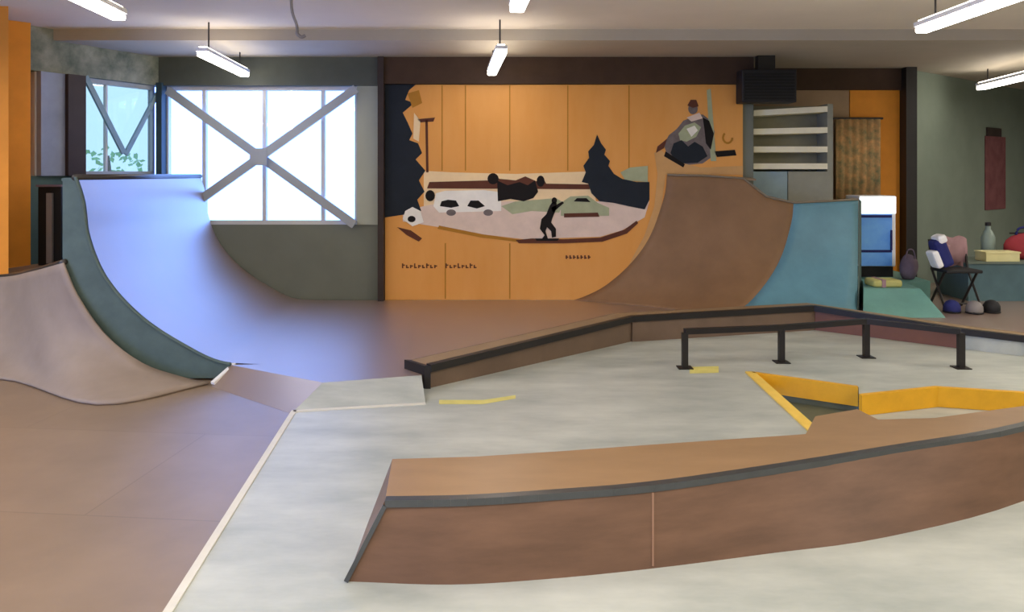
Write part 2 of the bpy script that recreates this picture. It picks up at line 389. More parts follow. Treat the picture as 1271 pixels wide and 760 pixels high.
paint([(541, 240), (552, 237), (600, 236), (617, 238), (622, 248), (622, 262), (545, 264), (538, 256)], 5, 3)                        # white van
paint([(546, 256), (548, 250), (556, 248), (566, 249), (570, 256), (560, 258)], 2, 4); paint([(580, 256), (584, 249), (594, 249), (602, 256), (592, 259)], 2, 4)
ell(534, 243, 6, 7, 2, 4); ell(560, 264, 6, 4, 8, 4); ell(606, 264, 6, 4, 8, 4)
paint([(622, 256), (640, 250), (668, 248), (690, 246), (700, 252), (694, 264), (660, 262), (636, 266)], 6, 3)
paint([(696, 252), (708, 244), (730, 243), (742, 252), (756, 258), (756, 268), (696, 268)], 6, 4)                                    # parked car
paint([(712, 250), (716, 246), (728, 246), (733, 251)], 2, 5); paint([(700, 265), (742, 264), (744, 269), (700, 270)], 7, 5)
paint([(676, 292), (670, 284), (672, 272), (678, 266), (682, 256), (686, 250), (691, 252), (690, 260), (686, 270), (684, 276), (690, 284), (690, 294), (685, 295), (684, 287), (679, 282), (677, 287), (680, 296), (672, 297)], 2, 6)   # skater
ell(688, 249, 3.4, 4, 2, 6); paint([(684, 258), (698, 250), (700, 252), (686, 264)], 2, 6); paint([(664, 296), (694, 296), (692, 299), (666, 299)], 2, 6)
paint([(640, 298), (660, 296), (700, 297), (745, 295), (775, 285), (790, 274), (792, 277), (778, 290), (748, 300), (700, 302), (644, 302)], 7, 5)                     # dark kerb line
paint([(493, 282), (510, 286), (524, 296), (520, 300), (505, 292)], 7, 4)
paint([(545, 280), (600, 291), (648, 298), (648, 301), (598, 295), (543, 284)], 9, 3)
paint([(478, 105), (516, 105), (508, 112), (503, 124), (514, 128), (500, 140), (506, 152), (512, 166), (508, 174), (519, 178), (524, 190), (516, 198), (528, 212), (520, 224), (527, 238), (518, 248), (523, 262), (505, 266), (478, 270)], 1, 3)   # dark tree
paint([(514, 140), (522, 150), (520, 176), (513, 172)], 3, 4); paint([(506, 116), (520, 112), (524, 128), (512, 134)], 9, 4)
paint([(528, 150), (531, 148), (532, 214), (529, 214)], 7, 4); paint([(518, 148), (540, 146), (538, 151), (522, 152)], 7, 4)
paint([(500, 272), (503, 262), (512, 257), (522, 262), (526, 276), (512, 281)], 5, 5); ell(511, 272, 5, 4, 2, 6)                      # small car
paint([(741, 167), (746, 178), (752, 186), (750, 192), (757, 200), (755, 206), (762, 216), (772, 222), (790, 226), (806, 226), (806, 248), (800, 260), (780, 256), (762, 252), (744, 250), (734, 240), (730, 228), (722, 226), (727, 214), (724, 206), (731, 196), (730, 188), (737, 180)], 1, 6)   # conifer
paint([(770, 214), (782, 208), (804, 206), (804, 226), (776, 224)], 6, 5)
# big crouching skater at the ramp edge
paint([(828, 192), (824, 180), (830, 168), (840, 160), (848, 150), (860, 145), (872, 142), (882, 150), (887, 164), (884, 182), (882, 196), (872, 203), (852, 205), (838, 200)], 8, 3)
paint([(832, 190), (836, 178), (846, 174), (854, 182), (862, 176), (872, 182), (878, 194), (866, 202), (848, 203), (838, 199)], 1, 4)
paint([(842, 166), (850, 156), (862, 152), (870, 158), (864, 170), (852, 176), (844, 174)], 6, 4); paint([(852, 160), (862, 156), (866, 162), (858, 170)], 5, 5)
paint([(872, 146), (880, 150), (886, 166), (882, 186), (876, 178), (874, 160)], 2, 5)
ell(860, 135, 6, 7, 8, 4); paint([(853, 131), (857, 124), (864, 124), (867, 132), (860, 134)], 7, 5); paint([(852, 146), (868, 140), (872, 147), (858, 151)], 4, 5)
paint([(828, 172), (816, 182), (814, 190), (824, 184)], 7, 4); paint([(826, 188), (850, 204), (848, 208), (824, 194)], 2, 5)
paint([(877, 112), (882, 110), (889, 200), (882, 200)], 6, 4); paint([(886, 188), (912, 186), (914, 193), (890, 195)], 2, 4)
paint([(812, 190), (820, 186), (836, 200), (870, 208), (922, 206), (922, 217), (826, 217), (820, 262), (806, 300), (780, 330), (786, 318), (800, 292), (812, 256), (816, 216)], 10, 4)     # tan ramp edge line
ring = [(903 + 7 * math.cos(a), 171 + 8 * math.sin(a)) for a in [k * .45 for k in range(15)]] + [(903 + 4.5 * math.cos(a), 171 + 5.5 * math.sin(a)) for a in [k * .45 for k in range(14, -1, -1)]]
paint(ring[:10] + ring[-10:], 9, 4)
# small lettering (not legible in the photo): short dark strokes
x = 499
for wd, n in ((5, 9), (5, 8)):
    for i in range(n):
        h = 7 if i % 3 == 0 else 5
        paint([(x, 332 - h + 2), (x + 1.6, 332 - h + 2), (x + 1.6, 333), (x, 333)], 7, 2)
        yy = 333 - 1.5 if i % 2 else 332 - h / 2
        paint([(x + 1.6, yy), (x + 3.6, yy), (x + 3.6, yy + 1.4), (x + 1.6, yy + 1.4)], 7, 2)
        x += wd
    x += 9
x = 702
for i in range(7):
    paint([(x, 317), (x + 2, 317), (x + 2, 321.5), (x, 321.5)], 7, 2); paint([(x + 2, 318.6 + (i % 2)), (x + 3.4, 318.6 + (i % 2)), (x + 3.4, 320 + (i % 2)), (x + 2, 320 + (i % 2))], 7, 2); x += 4.6
mu = link('mural', bm, MURAL_SLOTS); tag(mu, 'orange wall mural of a skate spot with black trees and white cars', 'mural')

# ------------------------------------------------------------------ tall ramp by the windows
prof = [(0, 1.575), (.06, 1.378), (.10, 1.098), (.24, .775), (.515, .476), (.87, .245), (1.13, .126), (1.36, .1035), (1.5, .1008)]
def left_profile(Y):
    t = (Y - 6.35) / (9.6 - 6.35); xc = -3.42 + t * (-3.707 + 3.42); k = 1 - .03 * t
    return catmull([Vector((xc + x * k, Y, z)) for x, z in prof], 6)
lq = thing('quarter_pipe', 'tall ramp under the windows with sheen and dark teal side', 'ramp', (-2.9, 8, 0.0))
rows = [left_profile(6.35 + (9.58 - 6.35) * k / 10) for k in range(11)]
link('riding_surface', grid(B(), rows), RAMPL, lq, smooth=True)
near = left_profile(6.34)
bm = B(); prism(bm, [Vector((p.x, 6.34, p.z - .005)) for p in near if p.x < -2.2] + [Vector((-2.205, 6.34, .1)), Vector((-2.21, 6.34, 0)), Vector((-3.30, 6.34, 0)), Vector((-3.46, 6.34, .6)), Vector((-3.52, 6.34, .95)), Vector((-3.52, 6.34, 1.57))], (0, -.03, 0))
link('side_panel', bm, TEAL, lq)
bm = B(); tube(bm, [(p.x, 6.31, p.z) for p in near if p.x < -2.2], .014, 8); link('edge_trim', bm, TEAL, lq)
bm = B(); prism(bm, [(-3.53, 6.50, 0), (-3.55, 6.50, 0), (-3.82, 9.58, 0), (-3.80, 9.58, 0)], (0, 0, 1.545)); link('back_panel', bm, TEAL, lq)
bm = B(); prism(bm, [(-3.43, 6.33, 1.545), (-3.54, 6.33, 1.545), (-3.84, 9.58, 1.545), (-3.72, 9.58, 1.545)], (0, 0, .02)); link('deck', bm, TEAL, lq)
bm = B(); tube(bm, [(-3.425, 6.31, 1.572), (-3.71, 9.58, 1.572)], .026, 12); link('coping', bm, PIPE, lq, smooth=True)
bm = B(); obox(bm, at_z(291, 452, .1), at_z(264, 476, 0.005), .035, .02); link('end_trim', bm, SKIRT, lq)

# flat between the two tall ramps
fl = thing('ramp_flat', 'brown flat floor of the half pipe below the mural', 'ramp flat', (-.8, 8, 0))
poly = [(-2.22, 6.33), (-1.36, 5.79), (-.675, 6.0), (-.62, 6.36), (1.02, 8.02), (3.09, 8.62), (4.30, 7.62), (4.68, 7.34), (5.72, 6.6), (9.94, 6.6), (9.94, 14.62), (5.2, 10.7), (2.9, 10.7), (2.9, 9.57), (-2.62, 9.57)]
bm = B(); prism(bm, [(x, y, .003) for x, y in poly], (0, 0, .097)); link('flat_panel', bm, RAMPL, fl)
ta, tb_, ba, bb = Vector((-2.22, 6.33, .1)), Vector((-1.36, 5.79, .1)), Vector((-2.29, 6.13, -.019)), Vector((-1.465, 5.42, -.019))
link('bank_panel', grid(B(), [[ta.lerp(tb_, k / 8).lerp(ba.lerp(bb, k / 8), j / 6) for k in range(9)] for j in range(7)]), RAMPL, fl, smooth=True)

# low grey ramp in front
def bank_prof(top, bot):
    top, bot = Vector(top), Vector(bot)
    return catmull([Vector((top.x + (bot.x - top.x) * r, top.y + (bot.y - top.y) * r, bot.z + (top.z - bot.z) * h)) for r, h in ((0, 1), (.1, .725), (.29, .407), (.55, .158), (.79, .055), (1, 0))], 4)
zf = -.018
ctr = [bank_prof((-3.49, 6.28, .91), (-2.33, 6.18, zf)), bank_prof((-3.93, 6.62, .80), (-2.9, 5.63, zf)), bank_prof((-4.45, 7.0, .70), (-4.07, 6.35, zf)), bank_prof((-5.26, 7.12, .66), (-5.4, 6.25, zf))]
cols = [catmull([c[i] for c in ctr], 6) for i in range(len(ctr[0]))]
nq = thing('low_quarter_pipe', 'low grey curved ramp in front of the teal ramp side', 'ramp', (-3.6, 6.2, 0))
link('riding_surface', grid(B(), cols), BANK, nq, smooth=True, solid=.018)
tops = catmull([c[0] for c in ctr], 6)
bm = B(); tube(bm, [p + Vector((0, .01, .005)) for p in tops], .022, 10); link('coping', bm, PIPE, nq, smooth=True)
bk = catmull([Vector((-3.56, 6.95, .86)), Vector((-4.05, 7.7, .76)), Vector((-4.75, 8.05, .70)), Vector((-5.1, 7.5, .66))], 6)
link('deck', grid(B(), [[p - Vector((0, 0, .012)) for p in tops], bk]), mat('tan_deck', (150, 122, 92), .6, .1, 4), nq, solid=.018)

# black cabinet on that deck against the wall
cb = thing('black_cabinet', 'narrow black cabinet with a grey bar between orange pillar and ramp', 'cabinet', (-4.6, 7.9, .74))
p0, p1 = at_d(47, 0, 7.75), at_d(76, 0, 7.75); zb, zt = at_d(0, 327, 7.75).z - .02, at_d(0, 232, 7.75).z
link('body', box(B(), (p0.x, 7.75, zb), (p1.x, 7.93, zt)), BLACK, cb, bevel=.006)
link('bar', box(B(), (at_d(58, 0, 7.73).x, 7.72, zb + .02), (at_d(65, 0, 7.73).x, 7.75, zt - .06)), GREY, cb)
link('lid', box(B(), (p0.x - .01, 7.735, zt), (p1.x + .01, 7.94, zt + .02)), PURP, cb)

# ------------------------------------------------------------------ right hand tall ramp
pr = [(0, 1), (.02, .86), (.088, .69), (.165, .54), (.274, .40), (.44, .255), (.655, .12), (.84, .045), (1, 0)]
def rcol(C, Bt): return catmull([Vector((C[0] + (Bt[0] - C[0]) * r, C[1] + (Bt[1] - C[1]) * r, .101 + (C[2] - .101) * h)) for r, h in pr], 3)
rc = [rcol((1.841, 9.57, 1.585), (.74, 9.57)), rcol((2.26, 9.50, 1.575), (1.2, 9.3)), rcol((2.70, 9.40, 1.545), (1.72, 8.98)), rcol((2.95, 9.35, 1.335), (2.0, 8.62)), rcol((3.25, 9.30, 1.265), (2.25, 8.40))]
bc = [rc[-1], rcol((3.65, 9.35, 1.28), (2.95, 8.46)), rcol((4.04, 9.40, 1.30), (3.62, 8.46))]
rq = thing('quarter_pipe', 'tall brown ramp rising beside the mural with a blue painted end', 'ramp', (2.6, 9.0, .1))
def lofted(cs): return [catmull([c[i] for c in cs], 4) for i in range(len(cs[0]))]
link('riding_surface', grid(B(), lofted(rc)), RAMP, rq, smooth=True, solid=-.018)
pp = link('painted_panel', grid(B(), lofted(bc)), BLUE, rq, smooth=True, solid=-.018); pp['label'] = 'blue painted end of the ramp'
bm = B(); tube(bm, [(1.845, 9.57, 1.59), (2.26, 9.50, 1.58), (2.70, 9.40, 1.55), (2.95, 9.35, 1.34), (3.25, 9.30, 1.268), (3.65, 9.35, 1.284), (4.04, 9.40, 1.304)], .014, 10); link('coping', bm, mat('worn_coping', (128, 116, 98), .5, .1, 6), rq, smooth=True)
link('deck', prism(prism(B(), [(2.95, 9.36, 1.24), (3.25, 9.32, 1.24), (3.65, 9.37, 1.24), (4.04, 9.42, 1.24), (4.06, 10.59, 1.24), (2.9, 10.59, 1.24)], (0, 0, .02)), [(1.86, 9.57, 1.55), (2.26, 9.51, 1.55), (2.7, 9.41, 1.53), (2.86, 9.44, 1.52), (2.86, 9.57, 1.54)], (0, 0, .018)), WOOD, rq)
side = [Vector((p.x + .004, p.y, p.z)) for p in bc[-1]]
link('side_panel', prism(B(), side + [Vector((3.63, 8.46, .1)), Vector((4.07, 9.42, .1)), Vector((4.07, 9.42, 1.28))], (.015, 0, 0)), TEAL, rq)

# green bank and platform next to it
gb = thing('low_platform', 'low green painted platform with a sloped front below the blue cooler', 'platform', (4.2, 9.2, .1))
link('top_panel', prism(B(), [(3.83, 8.78, .10), (4.45, 8.78, .10), (4.5, 9.2, .10), (4.88, 9.4, .10), (4.95, 10.58, .10), (4.10, 10.58, .10), (4.10, 9.42, .10)], (0, 0, .25)), GREEN, gb)
link('slope_panel', prism(B(), [(3.83, 8.78, .35), (4.45, 8.78, .35), (4.52, 8.40, .102), (3.66, 8.40, .102)], (0, 0, -.012)), GREEN, gb)

# ------------------------------------------------------------------ long ledge in the foreground
def pl(pts, z): return [at_z(x, y, z) for x, y in pts]
ZL = .31
bot = [at_z(430, 722, 0), at_z(560, 726, 0), at_z(680, 719, 0), at_z(810, 706, 0), at_z(950, 688, 0), at_z(1100, 667, 0), at_z(1271, 622, 0), Vector((3.7, 4.75, 0)), Vector((4.6, 5.25, 0))]
top = [at_z(478, 621, ZL), at_z(580, 619, ZL), at_z(690, 612, ZL), at_z(810, 602, ZL), at_z(945, 583, ZL), at_z(1100, 558, ZL), at_z(1271, 528, ZL), Vector((3.75, 4.85, ZL)), Vector((4.6, 5.3, ZL))]
bck = [at_z(487, 570, ZL), at_z(590, 567, ZL), at_z(700, 560, ZL), at_z(810, 552, ZL), at_z(1000, 539, ZL), at_z(1012, 517, ZL), at_z(1064, 508, ZL), at_z(1090, 521, ZL), at_z(1160, 519, ZL), at_z(1271, 504, ZL), Vector((3.8, 5.0, ZL)), Vector((4.6, 5.4, ZL))]
bs, ts = catmull(bot, 5), catmull(top, 5)
fl1 = thing('grind_ledge', 'long brown plywood ledge with steel edge in the foreground', 'ledge', (0.6, 3.5, 0))
mid = lambda t: [p.lerp(q, t) for p, q in zip(bs, ts)]
link('side_panel', grid(B(), [bs, mid(.33), mid(.66), ts]), LEDGEF, fl1, smooth=True)
bm = B(); prism(bm, [p - Vector((0, 0, .025)) for p in ts + bck[::-1]], (0, 0, .025)); link('top_panel', bm, LEDGET, fl1)
bbk = [Vector((-.66, 3.66, 0))] + [Vector((p.x, p.y - .01, 0)) for p in bck[1:]]
link('back_panel', grid(B(), [bbk, [p - Vector((0, 0, .02)) for p in bck]]), LEDGEF, fl1, solid=.015)
link('end_panel', prism(B(), [bot[0], top[0], bck[0], bbk[0]], (.015, 0, -.004)), LEDGEF, fl1)
bm = B()
for p, q in zip(ts, ts[1:]): obox(bm, p + Vector((0, .012, -.012)), q + Vector((0, .012, -.012)), .045, .028)
link('steel_edge', bm, STEEL, fl1)
bm = B(); p, q = at_z(810, 705, 0.0), at_z(810, 602, ZL); obox(bm, p + Vector((0, -.006, .01)), q + Vector((0, -.006, -.03)), .008, .008, (0, 1, 0)); link('joint_strip', bm, mat('joint_ply', (140, 106, 84), .5, .1, 5), fl1)
bm = B(); obox(bm, bot[0] + Vector((.0, -.004, .004)), top[0] + Vector((0, -.004, -.02)), .018, .018, (0, 1, 0)); link('corner_strip', bm, STEEL, fl1)

# bent ledge further back
V = [(-.62, 6.015, .165), (1.14, 7.69, .231), (3.09, 8.26, .237), (4.12, 7.36, .172), (4.50, 7.06, .165), (5.55, 6.35, .165)]
bl = thing('bent_ledge', 'low bent ledge with black steel edge in front of the half pipe', 'ledge', (1.1, 7.6, 0))
offs = [Vector((-.60, .36, 0)).normalized() * .24] * 1
nrm = []
for i in range(len(V)):
    d = Vector(V[min(i + 1, len(V) - 1)][:2]) - Vector(V[max(i - 1, 0)][:2]); d.normalize(); nrm.append(Vector((-d.y, d.x, 0)) * .26)
for i, m in enumerate((BACKF, BACKF, REDF, CONC, CONC)):
    a, b = Vector(V[i]), Vector(V[i + 1])
    p = link('face_panel', grid(B(), [[Vector((a.x, a.y, 0)), Vector((b.x, b.y, 0))], [a, b]]), m, bl, solid=.02)
    if i == 2: p['label'] = 'red brown face panel'
    if i > 2: p['label'] = 'pale concrete face'
bm = B()
grid(bm, [[Vector(v) for v in V], [Vector(v) + n for v, n in zip(V, nrm)]]); link('top_panel', bm, mat('far_ledge_top', (146, 122, 92), .5, .1, 3), bl, solid=.02)
link('back_panel', grid(B(), [[Vector((v[0], v[1], .0)) + n for v, n in zip(V, nrm)], [Vector(v) + n for v, n in zip(V, nrm)]]), BACKF, bl, solid=.015)
bm = B()
for a, b in zip(V, V[1:]): obox(bm, Vector(a) + Vector((0, -.005, -.012)), Vector(b) + Vector((0, -.005, -.012)), .06, .055)
link('steel_edge', bm, BLACKM, bl)
a = Vector(V[0]); link('end_post', prism(B(), [a + Vector((-.03, -.02, -.165)), a + Vector((.015, -.02, -.165)), a + nrm[0] + Vector((.015, 0, -.165)), a + nrm[0] + Vector((-.03, 0, -.165))], (0, 0, .17)), BLACKM, bl)

# grind rail
rl = thing('grind_rail', 'low black grind rail on four posts standing on the concrete', 'rail', (2.3, 6.8, 0))
RP = [Vector((1.424, 6.64, .302)), Vector((2.287, 6.84, .295)), Vector((3.09, 7.03, .315)), Vector((3.70, 6.64, .300))]
bm = B()
for a, b in zip(RP, RP[1:]): obox(bm, a, b, .05, .045)
link('top_rail', bm, BLACKM, rl)
for p in RP:
    po = link('post', box(B(), (p.x - .024, p.y - .024, 0), (p.x + .024, p.y + .024, .29)), BLACKM, rl)
    link('base_plate', box(B(), (p.x - .06, p.y - .06, 0), (p.x + .06, p.y + .06, .008)), BLACKM, po)

# yellow kerbs round the sunken wedge
def kerb(pts, label, m_=YEL, inner=None):
    bm = B()
    top_ = [Vector((p.x, p.y, .012)) for p in pts]; n_ = inner
    for a, b in zip(top_, top_[1:]):
        prism(bm, [a, b, b + n_, a + n_], (0, 0, -.145))
    o = link('yellow_kerb', bm, m_); return tag(o, label, 'kerb', None)
k1 = kerb([A_, G2], 'yellow kerb running from the sunken corner down to the long ledge', mat('pale_yellow_paint', (236, 198, 92), .5, .1, 5), inner=Vector((.075, 0, 0)))
k2 = kerb([A_ + Vector((.06, -.0, 0)), BP_ + Vector((-.01, 0, 0))], 'yellow kerb along the back of the dark sunken triangle', inner=Vector((-.012, -.04, 0)))
k3 = kerb([B_ + Vector((0, -.002, 0)), C_, E_, F_], 'long yellow kerb running from the sunken point towards the side wall', inner=Vector((-.0, -.05, 0)))

# ------------------------------------------------------------------ lamps
def pendant(label, loc, rz, src=None):
    if src is None:
        r = thing('pendant_lamp', label, 'ceiling lamp', (0, 0, 0), 'tube lamps under the ceiling')
        hs = link('housing', box(B(), (-.055, -.83, .0), (.055, .83, .035)), WHITE, r)
        link('diffuser', box(B(), (-.05, -.82, -.05), (.05, .82, 0)), TUBE, r, bevel=.012)
        link('diffuser', box(B(), (-.035, -.8, .035), (.035, .8, .05)), TUBEUP, r)  # added glowing strip that throws light up onto the ceiling
        for y in (-.6, .6):
            link('hanger', tube(B(), [(0, y, .035), (0, y, ZC - 2.78)], .008, 8), BLACKM, r)
        return r
    r = src.copy(); COL.objects.link(r)
    for ch in src.children:
        c = ch.copy(); COL.objects.link(c); c.parent = r
    r['label'] = label; return r
LAMPS = [('tube lamp hanging in front of the big window', (-3.045, 8.56), .08),
         ('tube lamp hanging before the middle of the mural beam', (-.165, 8.43), .08),
         ('tube lamp at the top of the photo above the corner window', (-2.83, 5.12), .08),
         ('tube lamp cut by the top of the photo above the mural', (.10, 4.83), .08),
         ('longest looking tube lamp, cut by the frame top near its upper right corner', (3.285, 5.65), 0),
         ('tube lamp hanging before the dark grey green wall', (6.19, 10.02), -.13)]
proto = pendant(LAMPS[0][0], None, 0)
for i, (lab, (x, y), rz) in enumerate(LAMPS):
    o = proto if i == 0 else pendant(lab, None, 0, proto)
    o.location = (x, y, 2.78); o.rotation_euler = (0, 0, rz)
hc = thing('hanging_cable', 'thin dark cable with a hook hanging from the ceiling', 'cable', (-1.6, 6.0, ZC))
pts = [at_d(361, 0, 6.0).xy.to_3d() + Vector((0, 0, ZC)), at_d(362, 10, 6.0), at_d(368, 30, 6.0), at_d(369, 38, 6.0)]
link('cord', tube(B(), catmull(pts, 5), .011, 8), GREY, hc, smooth=True)
link('hook', tube(B(), catmull([at_d(369, 38, 6.0), at_d(369, 42, 6.0), at_d(374, 46, 6.0), at_d(379, 44, 6.0)], 5), .013, 8), GREY, hc, smooth=True)

# ------------------------------------------------------------------ things along the far side
sp = thing('loudspeaker', 'black loudspeaker box hanging under the beam beside the mural', 'loudspeaker', (3.0, 9.3, 2.4))
a, b = at_d(921, 127, 9.3), at_d(989, 84, 9.3)
link('cabinet', box(B(), (a.x, 9.3, a.z), (b.x, 9.56, b.z - .02)), mat('speaker_black', (30, 28, 32), .6, .1, 6), sp, bevel=.012)
gr = B()
for i in range(9):
    z = a.z + .03 + i * (b.z - a.z - .08) / 9; box(gr, (a.x + .03, 9.285, z), (b.x - .03, 9.30, z + .022))
link('grille', gr, BLACK, sp)
link('bracket', box(B(), ((a.x + b.x) / 2 - .1, 9.4, b.z - .02), ((a.x + b.x) / 2 + .1, 9.52, ZS + .004)), BLACKM, sp)

sh = thing('shelf_unit', 'open shelf unit with four pale boards below the loudspeaker', 'shelf unit', (3.35, 9.8, 1.26))
sx0, sx1, yf, yb = at_d(926, 0, 9.75).x, at_d(1034, 0, 9.75).x, 9.75, 10.1
zt = at_d(0, 129, 9.75).z
link('upright', box(B(), (sx0, yf, 1.26), (sx0 + .09, yb, zt)), SHELFS, sh)
link('upright', box(B(), (sx1 - .07, yf, 1.26), (sx1, yb, zt)), SHELFS, sh)
link('back_panel', box(B(), (sx0 + .09, yb - .02, 1.26), (sx1 - .07, yb, zt)), SHELFB, sh)
for py, tl in ((141, .05), (164, .02), (186, 0), (207, 0)):
    z = at_d(0, py, 9.75).z
    bm = B(); prism(bm, [(sx0 + .09, yf - .01, z - .03), (sx1 - .07, yf - .01, z - .03 + tl), (sx1 - .07, yf - .01, z + .04 + tl), (sx0 + .09, yf - .01, z + .04)], (0, .33, 0)); link('shelf', bm, SHELF, sh)
zd = at_d(0, 213, 9.75).z
link('door', box(B(), (sx0 + .09, yf, 1.27), (sx0 + .50, yf + .02, zd)), BGREY, sh)
d2 = link('door', box(B(), (sx0 + .51, yf, 1.27), (sx1 - .07, yf + .02, zd)), SHELFS, sh); d2['label'] = 'grey door of the lower cupboard'

bm = B()
n = 22; xa, xb = at_d(1037, 0, 10.5).x, at_d(1092, 0, 10.5).x; za, zb2 = at_d(0, 250, 10.5).z, at_d(0, 148, 10.5).z
grid(bm, [[Vector((xa + (xb - xa) * k / n, 10.5 + .012 * math.sin(k * 1.7), z)) for k in range(n + 1)] for z in (za, (za + zb2) / 2, zb2)])
cm = link('camouflage_curtain', bm, CAMO, smooth=True, solid=.012); tag(cm, 'mottled olive cloth hanging on the orange wall panel', 'curtain')
link('curtain_rod', tube(B(), [(xa - .04, 10.5, zb2 + .01), (xb + .04, 10.5, zb2 + .01)], .015, 8), PIPE, cm)
for x in (xa, xb): link('rod_bracket', box(B(), (x - .012, 10.5, zb2), (x + .012, 10.6, zb2 + .02)), PIPE, cm)

# blue cooler
fx0, fx1, fy = at_d(1066, 0, 9.75).x, at_d(1112, 0, 9.75).x, 9.75
ztop = at_d(0, 243, fy).z; zbt = at_d(0, 331, fy).z
fr_ = thing('drinks_cooler', 'bright blue drinks cooler with white lit header on the green platform', 'cooler', ((fx0 + fx1) / 2, fy, .35))
link('body', box(B(), (fx0, fy, zbt), (fx1, fy + .4, ztop)), WHITE, fr_, bevel=.012)
link('plinth', box(B(), (fx0 + .02, fy + .03, .35), (fx1 - .02, fy + .38, zbt)), RUB, fr_)
zh = at_d(0, 265, fy).z
dr = link('door', box(B(), (fx0 + .008, fy - .02, zbt + .01), (fx1 - .055, fy, zh - .01)), FBLUE, fr_)
link('handle', box(B(), (fx1 - .075, fy - .04, zbt + .2), (fx1 - .06, fy - .02, zh - .2)), NAVY, dr)
for k in (0, 1): link('band', box(B(), (fx0 + .012, fy - .024, zh - .05 - .42 * k), (fx1 - .06, fy - .018, zh - .02 - .42 * k)), NAVY, dr)
hd = link('header', box(B(), (fx0 + .01, fy - .025, zh), (fx1 - .01, fy, ztop - .01)), emit('cooler_header', (.9, 1, 1), 1.1), fr_)

pd = thing('foam_pad', 'yellow green foam pad lying at the platform edge below the cooler', 'pad', (4.05, 8.98, .35))
link('pad', box(B(), (3.98, 8.86, .35), (4.30, 9.12, .43)), OLIVE, pd, bevel=.025)
link('strap', box(B(), (4.07, 8.852, .352), (4.11, 9.128, .435)), PINK, pd)
def blob(bm, c, r, seed=0, n=14, k=9):
    rnd = random.Random(seed); ph = [rnd.uniform(0, 6) for _ in range(4)]
    rings = []
    for j in range(k + 1):
        v = math.pi * j / k; ring = []
        for i in range(n):
            u = 2 * math.pi * i / n; m = 1 + .10 * math.sin(3 * u + ph[0] + 2 * v) + .07 * math.sin(5 * u + ph[1]) * math.sin(v)
            ring.append(bm.verts.new((c[0] + r[0] * m * math.sin(v) * math.cos(u), c[1] + r[1] * m * math.sin(v) * math.sin(u), c[2] + r[2] * max(-.82, math.cos(v)))))
        rings.append(ring)
    for A, Bq in zip(rings, rings[1:]):
        for i in range(n): bm.faces.new((A[i], A[(i + 1) % n], Bq[(i + 1) % n], Bq[i]))
    return bm
bg = thing('cloth_bag', 'crumpled purple grey bag between cooler and black column', 'bag', (4.72, 9.55, .35))
link('body', blob(B(), (4.70, 9.55, .35 + .135), (.10, .10, .165), 3), PURP, bg, smooth=True)
link('strap', tube(B(), catmull([(4.64, 9.5, .60), (4.67, 9.5, .70), (4.73, 9.5, .70), (4.76, 9.5, .60)], 5), .008, 8), PURP, bg)

# chair with clothes
ch = thing('folding_chair', 'dark metal folding chair with bags on it beside the platform', 'chair', (4.93, 8.95, .1))
cx_, cy_ = 4.93, 8.95
for sx in (-.2, .2):
    link('leg', tube(B(), [(cx_ + sx, cy_ - .17, .1), (cx_ + sx, cy_ + .12, .52), (cx_ + sx, cy_ + .19, .86)], .014, 8), BLACKM, ch)
    link('leg', tube(B(), [(cx_ + sx * .9, cy_ + .22, .1), (cx_ + sx * .9, cy_ - .10, .52)], .014, 8), BLACKM, ch)
link('seat', box(B(), (cx_ - .2, cy_ - .18, .515), (cx_ + .2, cy_ + .17, .55)), RUB, ch, bevel=.01)
link('backrest', box(B(), (cx_ - .2, cy_ + .17, .70), (cx_ + .2, cy_ + .195, .86)), RUB, ch, bevel=.008)
link('stretcher', tube(B(), [(cx_ - .2, cy_ - .12, .18), (cx_ + .2, cy_ - .12, .18)], .01, 8), BLACKM, ch)
bp_ = thing('backpack', 'navy and white backpack leaning on the folding chair seat', 'backpack', (4.78, 8.86, .55))
def lean(bm): bmesh.ops.rotate(bm, verts=bm.verts, cent=(4.78, 8.86, .56), matrix=Matrix.Rotation(-.38, 3, 'Y')); return bm
link('body', lean(box(B(), (4.73, 8.80, .575), (4.87, 8.98, .90))), NAVY, bp_, bevel=.04)
link('front_pocket', lean(box(B(), (4.665, 8.79, .60), (4.745, 8.97, .80))), WHITE, bp_, bevel=.03)
link('top_flap', lean(box(B(), (4.78, 8.79, .84), (4.885, 8.97, .935))), WHITE, bp_, bevel=.03)
jk = thing('jacket', 'pale pink grey jacket draped over the folding chair back', 'jacket', (5.02, 9.12, .86))
rows = []
for j, (dy, z) in enumerate(((-.03, .60), (-.035, .75), (-.02, .875), (.012, .89), (.04, .875), (.055, .72), (.06, .55))):
    rows.append([Vector((4.86 + .28 * k / 8, cy_ + .18 + dy + .008 * math.sin(k * 2.1 + j), z + .012 * math.sin(k * 1.3))) for k in range(9)])
link('body', grid(B(), rows), PINK, jk, smooth=True, solid=.008)
link('sleeve', tube(B(), catmull([(4.90, cy_ + .12, .80), (4.87, cy_ + .09, .68), (4.90, cy_ + .08, .60)], 5), .03, 10), PINK, jk, smooth=True)
for nm, lab, x, y, m in (('helmet', 'navy helmet on the floor under the folding chair', 4.76, 8.72, NAVY), ('helmet', 'pale grey helmet on the floor between two dark ones', 4.97, 8.66, GREY), ('helmet', 'black helmet on the floor beside the chair leg', 5.19, 8.72, RUB)):
    h = thing(nm, lab, 'helmet', (x, y, .1))
    bm = B(); lathe(bm, [(.075, 0), (.088, .03), (.085, .075), (.062, .115), (.03, .133), (.004, .138)], (x, y, .1)); link('shell', bm, m, h, smooth=True)
    link('rim', lathe(B(), [(.08, 0), (.09, .004), (.09, .014), (.08, .018)], (x, y, .101)), RUB, h)
    link('strap', tube(B(), [(x - .05, y - .07, .12), (x - .02, y - .1, .108), (x + .04, y - .08, .115)], .005, 6), RUB, h)

